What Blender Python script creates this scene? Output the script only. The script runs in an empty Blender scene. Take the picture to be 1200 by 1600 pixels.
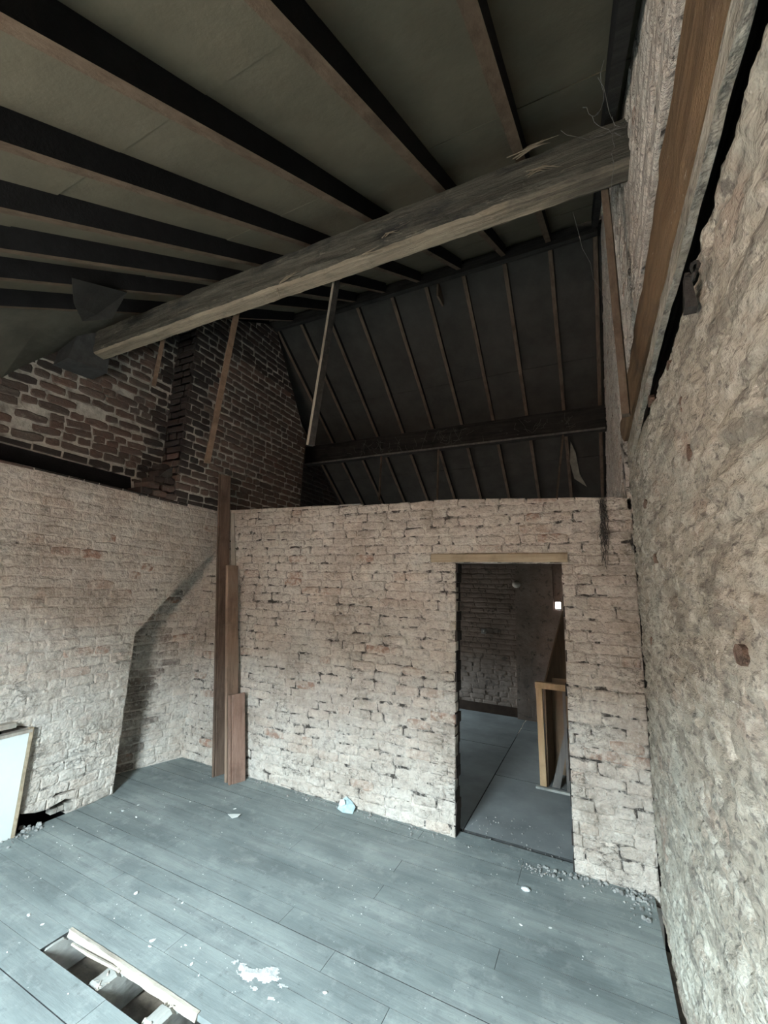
import bpy, bmesh, math, random
import numpy as np
from mathutils import Vector, Matrix

random.seed(7)
SC = bpy.context.scene
COL = SC.collection

# ------------------------------------------------------------------ camera
FPX = 659.83
FW = Vector((-0.43646, 0.88011, 0.18683)); RT = Vector((0.89835, 0.43776, 0.03652)); UP = Vector((0.04965, -0.18378, 0.98171))
CAMZ = 1.70
cd = bpy.data.cameras.new('camera'); cam = bpy.data.objects.new('camera', cd); COL.objects.link(cam)
cd.sensor_fit = 'VERTICAL'; cd.sensor_height = 36.0; cd.lens = FPX * 36.0 / 1600.0
cd.clip_start = 0.02; cd.clip_end = 200
m = Matrix((RT, UP, -FW)).transposed().to_4x4(); m.translation = (0, 0, CAMZ)
cam.matrix_world = m
SC.camera = cam

# ------------------------------------------------------------------ world: pale overcast sky over dull ground
SKY_POWER = 130.0
W = bpy.data.worlds.new('world'); SC.world = W; W.use_nodes = True
nt = W.node_tree; nt.nodes.clear()
tc = nt.nodes.new('ShaderNodeTexCoord'); sp = nt.nodes.new('ShaderNodeSeparateXYZ')
mr = nt.nodes.new('ShaderNodeMapRange'); mr.inputs[1].default_value = -0.05; mr.inputs[2].default_value = 0.03
mx = nt.nodes.new('ShaderNodeMix'); mx.data_type = 'RGBA'
mx.inputs[6].default_value = (0.26, 0.24, 0.21, 1); mx.inputs[7].default_value = (0.78, 0.94, 1.0, 1)
bg = nt.nodes.new('ShaderNodeBackground'); bg.inputs[1].default_value = 26.0
wo = nt.nodes.new('ShaderNodeOutputWorld')
nt.links.new(tc.outputs['Generated'], sp.inputs[0]); nt.links.new(sp.outputs[2], mr.inputs[0])
nt.links.new(mr.outputs[0], mx.inputs[0]); gr = nt.nodes.new('ShaderNodeMapRange'); gr.inputs[1].default_value = 0.0; gr.inputs[2].default_value = 1.0; gr.inputs[3].default_value = .45; gr.inputs[4].default_value = 1.0
nt.links.new(sp.outputs[2], gr.inputs[0])            # overcast: the zenith about twice as bright as the horizon
ml = nt.nodes.new('ShaderNodeMath'); ml.operation = 'MULTIPLY'; ml.inputs[1].default_value = SKY_POWER
nt.links.new(gr.outputs[0], ml.inputs[0]); nt.links.new(ml.outputs[0], bg.inputs[1])
nt.links.new(mx.outputs[2], bg.inputs[0]); nt.links.new(bg.outputs[0], wo.inputs[0])

# window openings (daylight comes in through them)
WIN = dict(x0=-1.80, x1=-1.05, z0=1.12, z1=2.18, y=-.75)          # window in the low front wall, behind the camera
FWIN = dict(y0=6.15, y1=6.68, z0=0.35, z1=0.90, x=-4.1)
def portal(name, loc, rot, sx, sy):
    l = bpy.data.lights.new(name, 'AREA'); l.shape = 'RECTANGLE'; l.size = sx; l.size_y = sy
    l.cycles.is_portal = True
    o = bpy.data.objects.new(name, l); COL.objects.link(o); o.location = loc; o.rotation_euler = rot
portal('window_portal', ((WIN['x0']+WIN['x1'])/2, WIN['y']-.16, (WIN['z0']+WIN['z1'])/2), (math.radians(90), 0, 0), WIN['x1']-WIN['x0'], WIN['z1']-WIN['z0'])
portal('far_window_portal', (FWIN['x']-0.14, (FWIN['y0']+FWIN['y1'])/2, (FWIN['z0']+FWIN['z1'])/2), (0, math.radians(-90), 0), FWIN['z1']-FWIN['z0'], FWIN['y1']-FWIN['y0'])

vs = SC.view_settings
SC.display_settings.display_device = 'sRGB'
vs.view_transform = 'Standard'; vs.look = 'None'; vs.gamma = 1.0; vs.use_curve_mapping = False
vs.exposure = 1.35
cy = SC.cycles
cy.use_denoising = True
cy.max_bounces = 10; cy.diffuse_bounces = 8; cy.glossy_bounces = 3
cy.sample_clamp_indirect = 8.0

# ------------------------------------------------------------------ helpers
def rnd(a, b): return random.uniform(a, b)

def tag(o, label=None, cat=None, group=None, kind=None):
    if label: o['label'] = label
    if cat: o['category'] = cat
    if group: o['group'] = group
    if kind: o['kind'] = kind
    return o

def link(name, me, mat=None, parent=None, kind=None):
    o = bpy.data.objects.new(name, me); COL.objects.link(o)
    if mat is not None and len(me.materials) == 0: me.materials.append(mat)
    if parent is not None: o.parent = parent
    if kind: o['kind'] = kind
    return o

def empty(name, loc=(0, 0, 0), parent=None):
    o = bpy.data.objects.new(name, None); COL.objects.link(o); o.location = loc
    o.empty_display_size = 0.1
    if parent: o.parent = parent
    return o

class MB:
    """collects faces, becomes ONE mesh"""
    def __init__(s): s.v = []; s.f = []
    def add(s, vs, fs):
        b = len(s.v); s.v += [tuple(v) for v in vs]; s.f += [tuple(i + b for i in f) for f in fs]
    def hexa(s, p):   # 8 corners: 0-3 bottom ring, 4-7 top ring
        s.add(p, [(3, 2, 1, 0), (4, 5, 6, 7), (0, 1, 5, 4), (1, 2, 6, 5), (2, 3, 7, 6), (3, 0, 4, 7)])
    def box(s, a, b):
        x0, y0, z0 = a; x1, y1, z1 = b
        s.hexa([(x0, y0, z0), (x1, y0, z0), (x1, y1, z0), (x0, y1, z0), (x0, y0, z1), (x1, y0, z1), (x1, y1, z1), (x0, y1, z1)])
    def sweep(s, rings, closed=True, caps=True):
        n = len(rings[0]); b = len(s.v)
        for r in rings: s.v += [tuple(p) for p in r]
        for k in range(len(rings) - 1):
            for i in range(n if closed else n - 1):
                j = (i + 1) % n
                s.f.append((b + k*n + i, b + k*n + j, b + (k+1)*n + j, b + (k+1)*n + i))
        if caps:
            s.f.append(tuple(b + i for i in range(n))[::-1]); e = b + (len(rings)-1)*n
            s.f.append(tuple(e + i for i in range(n)))
    def tube(s, pts, r, n=6):
        rings = []; pts = [Vector(p) for p in pts]
        for k, p in enumerate(pts):
            d = (pts[min(k+1, len(pts)-1)] - pts[max(k-1, 0)]).normalized()
            a = d.orthogonal().normalized(); c = d.cross(a)
            rr = r[k] if isinstance(r, (list, tuple)) else r
            rings.append([p + rr*(math.cos(2*math.pi*i/n)*a + math.sin(2*math.pi*i/n)*c) for i in range(n)])
        s.sweep(rings)
    def mesh(s, name, fix=True):
        me = bpy.data.meshes.new(name); me.from_pydata(s.v, [], s.f); me.update()
        if fix:
            bm = bmesh.new(); bm.from_mesh(me); bmesh.ops.recalc_face_normals(bm, faces=bm.faces); bm.to_mesh(me); bm.free()
        return me
    def build(s, name, mat, parent=None, kind=None, fix=True, smooth=False):
        me = s.mesh(name, fix)
        if smooth:
            for p in me.polygons: p.use_smooth = True
        return link(name, me, mat, parent, kind)

def frame(O, U, V):
    U = Vector(U).normalized(); V = Vector(V).normalized(); N = U.cross(V)
    M = Matrix((U, V, N)).transposed().to_4x4(); M.translation = Vector(O); return M

# -- value noise in numpy
_rs = np.random.RandomState(11); _T = _rs.rand(256, 256)
def vnoise(x, y):
    xi = np.floor(x).astype(int); yi = np.floor(y).astype(int); fx = x - xi; fy = y - yi
    fx = fx*fx*(3-2*fx); fy = fy*fy*(3-2*fy)
    g = lambda i, j: _T[i & 255, j & 255]
    return (g(xi, yi)*(1-fx) + g(xi+1, yi)*fx)*(1-fy) + (g(xi, yi+1)*(1-fx) + g(xi+1, yi+1)*fx)*fy
def fbm(x, y, o=4):
    a = 1.0; t = 0; s = 0
    for k in range(o):
        t = t + a*vnoise(x*2**k + 17.3*k, y*2**k + 9.1*k); s += a; a *= .5
    return t/s - .5
def n1(x, y=0.): return float(fbm(np.array([x]), np.array([y]))[0])

# ------------------------------------------------------------------ materials
class NM:
    def __init__(s, name, rough=.9):
        s.m = bpy.data.materials.new(name); s.m.use_nodes = True; s.t = s.m.node_tree
        s.b = s.t.nodes['Principled BSDF']; s.b.inputs['Roughness'].default_value = rough
        s.b.inputs['Specular IOR Level'].default_value = .25
        s.geo = s.t.nodes.new('ShaderNodeNewGeometry'); s.pos = s.geo.outputs['Position']
    def n(s, t): return s.t.nodes.new(t)
    def l(s, a, b): s.t.links.new(a, b)
    def mapping(s, scale, src=None):
        k = s.n('ShaderNodeMapping'); k.inputs['Scale'].default_value = scale; s.l(src or s.pos, k.inputs[0]); return k.outputs[0]
    def noise(s, scale, detail=4, rough=.55, src=None, dist=0.):
        k = s.n('ShaderNodeTexNoise'); k.inputs['Scale'].default_value = scale; k.inputs['Detail'].default_value = detail
        k.inputs['Roughness'].default_value = rough; k.inputs['Distortion'].default_value = dist
        s.l(src or s.pos, k.inputs['Vector']); return k.outputs['Fac']
    def ramp(s, fac, stops):
        k = s.n('ShaderNodeValToRGB'); e = k.color_ramp.elements
        while len(e) < len(stops): e.new(.5)
        for el, (p, c) in zip(e, stops):
            el.position = p; el.color = tuple(c) + (1,) if len(c) == 3 else c
        s.l(fac, k.inputs[0]); return k.outputs[0]
    def step(s, fac, a, b):
        k = s.n('ShaderNodeMapRange'); k.inputs[1].default_value = a; k.inputs[2].default_value = b; s.l(fac, k.inputs[0]); return k.outputs[0]
    def mix(s, fac, a, b, mode='MIX'):
        k = s.n('ShaderNodeMix'); k.data_type = 'RGBA'; k.blend_type = mode
        for i, v in ((0, fac), (6, a), (7, b)):
            if isinstance(v, (int, float)): k.inputs[i].default_value = v
            elif isinstance(v, tuple): k.inputs[i].default_value = v + (1,) if len(v) == 3 else v
            else: s.l(v, k.inputs[i])
        return k.outputs[2]
    def math(s, op, a, b=0.):
        k = s.n('ShaderNodeMath'); k.operation = op
        for i, v in ((0, a), (1, b)):
            if isinstance(v, (int, float)): k.inputs[i].default_value = v
            else: s.l(v, k.inputs[i])
        return k.outputs[0]
    def rand(s):
        oi = s.n('ShaderNodeObjectInfo'); a = s.math('ADD', oi.outputs['Random'], s.geo.outputs['Random Per Island']); return s.math('FRACT', a)
    def bump(s, h, strength, dist, prev=None):
        k = s.n('ShaderNodeBump'); k.inputs['Strength'].default_value = strength; k.inputs['Distance'].default_value = dist
        s.l(h, k.inputs['Height'])
        if prev is not None: s.l(prev, k.inputs['Normal'])
        return k.outputs[0]
    def done(s, col, nrm=None):
        if isinstance(col, tuple): s.b.inputs['Base Color'].default_value = col + (1,)
        else: s.l(col, s.b.inputs['Base Color'])
        if nrm is not None: s.l(nrm, s.b.inputs['Normal'])
        return s.m

def whitewash(name, mortar=False, crack=.5, grime_shade=0.):
    k = NM(name)
    c = k.ramp(k.noise(2.2, 5, .6), [(.30, (.43, .37, .315)), (.48, (.60, .535, .475)), (.62, (.68, .63, .575)), (.8, (.55, .53, .50))])
    c = k.mix(k.step(k.noise(9, 6, .7), .50, .72), c, (.74, .69, .62))
    c = k.mix(k.math('MULTIPLY', k.step(k.noise(24, 6, .75), .5, .66), .6), c, (.25, .215, .185))
    if grime_shade: c = k.mix(k.math('MULTIPLY', k.step(k.noise(4.2, 5, .68), .36, .60), grime_shade), c, (.135, .10, .085))  # grime with the alcove's shadow painted into it
    r = k.rand()
    if not mortar:
        bare = k.math('MULTIPLY', k.step(r, .90, 1.0), k.step(k.noise(14, 4), .45, .60))
        c = k.mix(bare, c, (.36, .22, .165))
        c = k.mix(.35, c, k.ramp(r, [(0, (.75, .72, .69)), (.5, (1, 1, 1)), (1, (.98, .86, .78))]), 'MULTIPLY')
    pk = k.step(k.noise(5.5, 3), .62, .74)
    c = k.mix(k.math('MULTIPLY', pk, .35), c, (.47, .35, .29))
    if mortar:
        c = k.mix(k.step(k.noise(11, 5, .6, dist=.6), crack, crack+.1), c, (.075, .066, .06))
    else:
        c = k.mix(k.step(k.noise(60, 3, .6), .66, .74), c, (.16, .14, .125))
    rid = k.math('ABSOLUTE', k.math('SUBTRACT', k.noise(5.5, 5, .62, k.mapping((1, 1, 2.6)), .4), .5))
    gate = k.step(k.noise(3.3, 3), .49, .60)
    c = k.mix(k.math('MULTIPLY', k.math('MULTIPLY', k.step(rid, .009, .003), gate), .75), c, (.14, .12, .105))      # wandering cracks
    lum = k.step(k.noise(31, 4, .7), .54, .62)
    c = k.mix(k.math('MULTIPLY', lum, .35), c, (.80, .76, .70))
    hgt = k.math('SUBTRACT', k.noise(15, 5, .66), k.math('MULTIPLY', k.math('MULTIPLY', k.step(rid, .018, .0), gate), .12))
    b = k.bump(hgt, 1.0, .034)
    b = k.bump(k.noise(75, 4, .7), .6, .006, b)
    return k.done(c, b)

def darkbrick(name, soot=0.):
    k = NM(name); r = k.rand()
    c = k.ramp(r, [(0, (.085, .064, .055)), (.35, (.125, .088, .072)), (.7, (.155, .10, .08)), (1, (.11, .092, .08))])
    c = k.mix(k.step(k.noise(8, 5, .7), .45, .75), c, (.10, .09, .08))
    c = k.mix(k.math('MULTIPLY', k.step(k.noise(20, 5, .7), .58, .72), .5), c, (.30, .26, .22))
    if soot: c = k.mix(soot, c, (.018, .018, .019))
    return k.done(c, k.bump(k.noise(60, 4, .7), .8, .006))

def palemortar(name, soot=0.):
    k = NM(name)
    c = k.ramp(k.noise(12, 5, .65), [(.3, (.20, .18, .16)), (.5, (.46, .43, .385)), (.7, (.60, .57, .52))])
    c = k.mix(k.step(k.noise(2.6, 4, .6), .56, .72), c, (.07, .065, .06))
    if soot: c = k.mix(soot, c, (.018, .018, .019))
    return k.done(c, k.bump(k.noise(50, 4, .7), .8, .008))

def wood(name, dark, light, stretch=(1.5, 30, 30), rough=.8, dirt=None, bump=.5):
    k = NM(name, rough)
    v = k.mapping(stretch)
    c = k.ramp(k.noise(1.0, 6, .6, v, .4), [(.28, dark), (.72, light)])
    c = k.mix(k.math('MULTIPLY', k.step(k.noise(4, 5, .65), .5, .7), .55), c, dirt or tuple(x*.45 for x in dark))
    return k.done(c, k.bump(k.noise(1.6, 6, .7, v), bump, .008))

def flat(name, col, var=.25, scale=12, rough=.9, bump=.4, bd=.006):
    k = NM(name, rough)
    c = k.ramp(k.noise(scale, 5, .65), [(.3, tuple(x*(1-var) for x in col)), (.7, tuple(min(1, x*(1+var)) for x in col))])
    return k.done(c, k.bump(k.noise(scale*5, 4, .6), bump, bd))

M = {}
M['ww'] = whitewash('whitewashed_brick'); M['wwd'] = whitewash('grimy_shaded_whitewashed_brick', grime_shade=.8); M['wwm'] = whitewash('whitewashed_mortar', True, .50)
M['wwl'] = whitewash('whitewashed_mortar_flush', True, .60)
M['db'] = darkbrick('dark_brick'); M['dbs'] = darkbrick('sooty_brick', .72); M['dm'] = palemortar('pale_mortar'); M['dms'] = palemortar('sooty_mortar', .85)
M['soot'] = flat('soot_shade_black', (.010, .010, .011), .3)  # soot in the flue; on rafter sides it is painted shade
M['void'] = flat('dark_void', (.03, .025, .02), .3)
M['beam'] = wood('weathered_beam', (.10, .09, .075), (.34, .30, .24), (2.2, 26, 26), .85, (.05, .05, .05), .8)
k = NM('weathered_beam_soot_shade', .85)
v = k.mapping((2.2, 26, 26))
c = k.ramp(k.noise(1.0, 6, .62, v, .5), [(.25, (.135, .112, .085)), (.75, (.35, .30, .225))])
sz = k.n('ShaderNodeSeparateXYZ'); k.l(k.pos, sz.inputs[0])
hz = k.math('ADD', k.math('MULTIPLY', k.math('SUBTRACT', sz.outputs[2], 3.655), 5.0), k.math('SUBTRACT', k.noise(2.0, 6, .65, k.mapping((1, 5, 5))), .5))   # soot and painted shade on the upper half
hz = k.math('ADD', hz, k.math('MULTIPLY', k.step(sz.outputs[0], -.75, .1), .45))                                                                             # darker towards the right end
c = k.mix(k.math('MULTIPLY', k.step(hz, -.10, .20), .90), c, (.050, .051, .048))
c = k.mix(k.math('MULTIPLY', k.step(k.noise(9, 5, .7), .55, .75), .4), c, (.05, .048, .045))
M['beam'] = k.done(c, k.bump(k.noise(1.4, 6, .72, v), .9, .012))
k = NM('soot_shade_beam_side', .9)  # soot plus painted shade for the beam's front
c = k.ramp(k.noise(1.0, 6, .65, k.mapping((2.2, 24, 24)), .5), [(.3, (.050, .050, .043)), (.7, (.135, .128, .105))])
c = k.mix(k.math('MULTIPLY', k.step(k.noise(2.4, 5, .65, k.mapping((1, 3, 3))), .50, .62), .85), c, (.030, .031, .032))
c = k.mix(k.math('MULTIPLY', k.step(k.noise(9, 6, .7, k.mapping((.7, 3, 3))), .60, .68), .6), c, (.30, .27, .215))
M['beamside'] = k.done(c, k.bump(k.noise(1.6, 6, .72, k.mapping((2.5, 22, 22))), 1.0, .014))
M['sootbeam'] = wood('sooty_beam', (.016, .015, .015), (.05, .047, .043), (2, 24, 24), .9)
M['rafter'] = wood('brown_rafter', (.095, .064, .044), (.185, .13, .092), (26, 1.5, 20))
M['farrafter'] = wood('dark_rafter', (.09, .066, .05), (.20, .15, .11), (26, 2, 10))
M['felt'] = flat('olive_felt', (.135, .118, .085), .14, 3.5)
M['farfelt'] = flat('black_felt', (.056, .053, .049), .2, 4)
M['blackflap'] = flat('black_torn_felt', (.030, .028, .026), .25, 8)
M['sagfelt'] = flat('grimy_olive_felt', (.095, .088, .070), .35, 3)
M['block'] = flat('sooted_mortar_block', (.055, .056, .056), .35, 12)
M['deck'] = flat('roof_deck', (.03, .028, .025))
M['plank'] = wood('brown_plank', (.085, .055, .042), (.20, .14, .105), (24, 24, 1.3), .7)
M['plank2'] = wood('tan_plank', (.19, .125, .09), (.33, .24, .18), (24, 24, 1.3), .75)
M['plank3'] = wood('reddish_plank', (.20, .115, .085), (.36, .24, .19), (24, 24, 1.3), .75)
M['paleedge'] = wood('pale_batten', (.30, .26, .22), (.5, .46, .40), (24, 24, 1.3), .8)
M['lintel'] = wood('pale_lintel_timber', (.30, .235, .16), (.52, .43, .31), (1.5, 30, 30), .8)
k = NM('brown_plate_timber', .75)
v = k.mapping((30, 1.6, 22))
c = k.ramp(k.noise(1.0, 6, .6, v, .5), [(.25, (.115, .072, .042)), (.75, (.265, .17, .098))])
c = k.mix(k.math('MULTIPLY', k.step(k.noise(3.5, 6, .7), .5, .66), .6), c, (.11, .075, .055))
c = k.mix(k.step(k.noise(9, 5, .7, k.mapping((2, .6, 2))), .66, .71), c, (.48, .43, .36))
M['plate'] = k.done(c, k.bump(k.noise(1.6, 6, .72, k.mapping((14, 3, 14))), 1.0, .016))
M['stair'] = wood('new_softwood', (.50, .34, .19), (.68, .50, .31), (20, 20, 2), .6)
M['hard'] = flat('brown_hardboard', (.23, .165, .11), .2, 5)
M['greywood'] = wood('grey_wood', (.12, .115, .11), (.24, .225, .21), (20, 20, 2), .8)
M['white'] = flat('white_painted_panel', (.72, .75, .73), .05, 3, .6, .1)
M['splinter'] = wood('pale_splinter', (.38, .33, .27), (.60, .56, .50), (6, 24, 24), .85)
M['beamsplinter'] = wood('weathered_splinter', (.16, .13, .10), (.32, .27, .20), (6, 24, 24), .85)
M['joist'] = wood('dusty_joist', (.24, .24, .225), (.50, .51, .48), (14, 5, 14), .9)
M['underfloor'] = flat('underfloor_lath', (.20, .165, .13), .4, 14)
M['rust'] = flat('rusty_iron', (.05, .045, .042), .3, 40, .7)
M['chip'] = flat('plaster_chip', (.66, .67, .66), .15, 30)
M['grit'] = flat('dusty_grit', (.30, .30, .29), .6, 22)
M['dust'] = flat('pale_plaster_dust', (.62, .64, .64), .2, 25)
M['blue'] = flat('pale_blue_wrapper', (.50, .66, .70), .3, 30, .4)
M['web'] = flat('dusty_cobweb', (.16, .155, .15), .3, 30)
M['darkweb'] = flat('sooty_cobweb', (.075, .07, .065), .3, 30)
M['lampw'] = flat('white_ceramic', (.7, .68, .63), .05, 10, .4)

def floormat(name):
    k = NM(name, .6)
    v = k.mapping((2.0, 18, 1)); v2 = k.mapping((1.0, 2.6, 1))
    c = k.ramp(k.noise(1.3, 6, .62, v2), [(.30, (.165, .195, .197)), (.5, (.265, .305, .302)), (.68, (.36, .40, .39))])
    c = k.mix(k.math('MULTIPLY', k.step(k.noise(1.0, 7, .68, v), .46, .68), .5), c, (.155, .172, .176))
    c = k.mix(k.math('MULTIPLY', k.step(k.noise(6, 7, .74), .52, .64), .45), c, (.43, .465, .455))
    c = k.mix(k.math('MULTIPLY', k.step(k.noise(17, 5, .7), .58, .68), .45), c, (.13, .14, .145))
    c = k.mix(k.math('MULTIPLY', k.step(k.noise(1.1, 8, .74, k.mapping((2.2, 40, 1))), .63, .72), .8), c, (.52, .55, .54))
    r = k.rand()
    c = k.mix(.5, c, k.ramp(r, [(0, (.78, .78, .79)), (1, (1, 1, 1))]), 'MULTIPLY')
    return k.done(c, k.bump(k.noise(1.0, 6, .7, k.mapping((6, 50, 6))), .4, .004))
M['floor'] = floormat('dusty_slate_boards')
M['gap'] = flat('dirt_packed_joint', (.045, .047, .048), .3, 30)
k = NM('dusty_floor_sheet', .6)
c = k.ramp(k.noise(2.5, 5, .6), [(.3, (.18, .195, .20)), (.7, (.30, .325, .33))])
M['sheet'] = k.done(c, k.bump(k.noise(30, 5), .2, .003))

def plastermat():
    k = NM('rough_whitewashed_plaster')
    v = k.mapping((1, .62, 1.25)); v2 = k.mapping((1, .35, 1.5))
    c = k.ramp(k.noise(2.0, 5, .6), [(.28, (.33, .295, .245)), (.5, (.44, .405, .34)), (.66, (.49, .485, .42)), (.8, (.36, .365, .335))])
    c = k.mix(k.math('MULTIPLY', k.step(k.noise(3.1, 5, .65), .55, .68), .6), c, (.40, .285, .23))
    c = k.mix(k.math('MULTIPLY', k.step(k.noise(11, 6, .72, v), .51, .57), .75), c, (.60, .58, .51))          # flakes of thicker limewash
    c = k.mix(k.math('MULTIPLY', k.step(k.noise(7.5, 7, .75, v2), .52, .58), .75), c, (.235, .215, .185))            # bare grey render
    c = k.mix(k.math('MULTIPLY', k.step(k.noise(34, 4, .7, v), .57, .63), .8), c, (.17, .155, .14))              # pits and dirt
    c = k.mix(k.math('MULTIPLY', k.step(k.noise(28, 4, .7, v), .66, .70), .8), c, (.74, .72, .66))
    b = k.bump(k.noise(11, 5, .62, v), .9, .030)
    b = k.bump(k.noise(42, 3, .55), .8, .010, b)
    return k.done(c, b)
M['plaster'] = plastermat()

# ------------------------------------------------------------------ brick walls
def clip_rect(poly, u0, v0, u1, v1):
    def cut(P, f, inter):
        out = []
        for i in range(len(P)):
            a, b = P[i-1], P[i]; fa, fb = f(a), f(b)
            if fb >= 0:
                if fa < 0: out.append(inter(a, b, fa, fb))
                out.append(b)
            elif fa >= 0: out.append(inter(a, b, fa, fb))
        return out
    it = lambda a, b, fa, fb: (a[0]+(b[0]-a[0])*fa/(fa-fb), a[1]+(b[1]-a[1])*fa/(fa-fb))
    P = poly
    for f in (lambda p: p[0]-u0, lambda p: u1-p[0], lambda p: p[1]-v0, lambda p: v1-p[1]):
        P = cut(P, f, it)
        if len(P) < 3: return []
    Q = []
    for p in P:
        if not Q or abs(p[0]-Q[-1][0]) + abs(p[1]-Q[-1][1]) > 1e-5: Q.append(p)
    if len(Q) > 1 and abs(Q[0][0]-Q[-1][0]) + abs(Q[0][1]-Q[-1][1]) < 1e-5: Q.pop()
    return Q
def area(P): return abs(sum(P[i-1][0]*P[i][1] - P[i][0]*P[i-1][1] for i in range(len(P))))/2

def brick_faces(P, ins_u, ins_v, proud, back, R):
    """outline P (ccw) -> a worn brick: sides, bevel, pillow face"""
    n = len(P); cx = sum(p[0] for p in P)/n; cy_ = sum(p[1] for p in P)/n
    vs = [(p[0], p[1], -back) for p in P] + [(p[0], p[1], proud*.35) for p in P]
    for p in P:
        du = cx-p[0]; dv = cy_-p[1]
        vs.append((p[0] + math.copysign(min(ins_u, abs(du)), du), p[1] + math.copysign(min(ins_v, abs(dv)), dv), proud*R.uniform(.75, 1.2)))
    vs.append((cx, cy_, proud*R.uniform(.9, 1.35)))
    fs = []
    for i in range(n):
        j = (i+1) % n
        fs += [(i, j, n+j, n+i), (n+i, n+j, 2*n+j, 2*n+i), (2*n+i, 2*n+j, 3*n)]
    return vs, fs

def proj_area(Mx, lu, lv):
    c = Mx.translation; d = c - Vector((0, 0, CAMZ)); z = d.dot(FW)
    if z < .1: return 0
    px = 600 + FPX*d.dot(RT)/z; py = 800 - FPX*d.dot(UP)/z
    if not (-40 < px < 1240 and -40 < py < 1640): return 0
    N = Mx.to_3x3() @ Vector((0, 0, 1)); cosv = abs(N.normalized().dot(d.normalized()))
    return lu*lv*cosv/(z*z)

def make_variants(name, proud, rough, back, seed, n=9):
    R = random.Random(seed); out = []
    for i in range(n):
        P = []
        for (a, b) in (((-.5, -.5), (.5, -.5)), ((.5, -.5), (.5, .5)), ((.5, .5), (-.5, .5)), ((-.5, .5), (-.5, -.5))):
            ts = (0.07, .38, .68) if a[1] == b[1] else (0.12, .75)
            for t in ts: P.append((a[0]+(b[0]-a[0])*t + R.uniform(-1, 1)*.018*rough, a[1]+(b[1]-a[1])*t + R.uniform(-1, 1)*.07*rough))
        vs, fs = brick_faces(P, .035, .13, proud, back, R)
        me = bpy.data.meshes.new(name); me.from_pydata(vs, [], fs); me.update(); out.append((me, vs, fs))
    return out

def bricks(root, Mx, poly, mat, course=.075, length=.222, joint=.010, proud=.007, rough=1., back=.03, limit=300, seed=1, tilt=.02, wav=.006, matf=None, skip=None, stuffname='brickwork', header=.3):
    """lays a brick skin over polygon poly (u,v) in the frame Mx; the bricks that show largest are parts, the rest one joined part"""
    R = random.Random(seed); var = make_variants('brick', proud, rough, back, seed)
    for me, _, _ in var: me.materials.append(mat)
    u0 = min(p[0] for p in poly); u1 = max(p[0] for p in poly); v0 = min(p[1] for p in poly); v1 = max(p[1] for p in poly)
    A = sum(poly[i-1][0]*poly[i][1]-poly[i][0]*poly[i-1][1] for i in range(len(poly)))
    if A < 0: poly = poly[::-1]
    items = []; row = 0; v = v0
    while v < v1 - .01:
        h = course; u = u0 - R.uniform(0, length)
        while u < u1:
            L = (length*.52 if R.random() < header else length*R.uniform(.86, 1.06)); jj = joint*R.uniform(.5, 1.5)
            dv = wav*math.sin(u*2.1 + row*.9) + R.uniform(-.003, .003)
            a, b, c_, d = u + jj/2, v + joint/2 + dv, u + L - jj/2, v + h - joint/2 + dv
            u += L
            P = clip_rect(poly, a, b, c_, d)
            if len(P) < 3: continue
            ar = area(P); full = (c_-a)*(d-b)
            if ar < .0012: continue
            cu = sum(p[0] for p in P)/len(P); cv = sum(p[1] for p in P)/len(P)
            if skip and skip(cu, cv): continue
            mt = matf(cu, cv) if matf else None
            if ar > .97*full:
                T = Matrix.Translation(((a+c_)/2, (b+d)/2, R.uniform(-.5, .5)*proud))
                T = T @ Matrix.Rotation(R.uniform(-1, 1)*tilt, 4, 'Z') @ Matrix.Rotation(R.uniform(-1, 1)*tilt, 4, 'X') @ Matrix.Rotation(R.uniform(-1, 1)*tilt*.6, 4, 'Y')
                T = T @ Matrix.Diagonal((c_-a, d-b, 1, 1))
                if R.random() < .5: T = T @ Matrix.Rotation(math.pi, 4, 'Z')
                G = Mx @ T; items.append((proj_area(G, c_-a, d-b), G, R.randrange(len(var)), None, mt))
            else:
                Q = [(p[0]-cu + R.uniform(-.0025, .0025), p[1]-cv + R.uniform(-.0025, .0025)) for p in P]
                vs, fs = brick_faces(Q, .007, .008, proud, back, R)
                G = Mx @ Matrix.Translation((cu, cv, R.uniform(-.5, .5)*proud)); items.append((proj_area(G, c_-a, d-b)*ar/full, G, None, (vs, fs), mt))
        v += h; row += 1
    items.sort(key=lambda t: -t[0])
    rest = {}
    for i, (pa, G, vi, geo, mt) in enumerate(items):
        if i < limit and pa > 0:
            if vi is not None: me = var[vi][0]
            else:
                me = bpy.data.meshes.new('brick'); me.from_pydata(geo[0], [], geo[1]); me.materials.append(mat)
            o = bpy.data.objects.new('brick', me); COL.objects.link(o); o.parent = root; o.matrix_basis = G
            if mt is not None:
                o.material_slots[0].link = 'OBJECT'; o.material_slots[0].material = mt
        else:
            vs, fs = (var[vi][1], var[vi][2]) if vi is not None else geo
            mb = rest.setdefault(mt.name if mt else '', (MB(), mt))[0]
            mb.add([G @ Vector(p) for p in vs], fs)
    for mb, mt in rest.values():
        mb.build(stuffname, mt or mat, root, kind='stuff', fix=False)

def prism(mb, Mx, poly, w0, w1):
    A = sum(poly[i-1][0]*poly[i][1]-poly[i][0]*poly[i-1][1] for i in range(len(poly)))
    if A < 0: poly = poly[::-1]
    n = len(poly)
    vs = [Mx @ Vector((p[0], p[1], w0)) for p in poly] + [Mx @ Vector((p[0], p[1], w1)) for p in poly]
    mb.add(vs, [tuple(range(n))[::-1], tuple(range(n, 2*n))] + [(i, (i+1) % n, n+(i+1) % n, n+i) for i in range(n)])

def wall(name, Mx, poly, thick, mat):
    mb = MB(); prism(mb, Mx, poly, -thick, 0.); o = mb.build(name, mat); o['kind'] = 'structure'; return o

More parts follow.
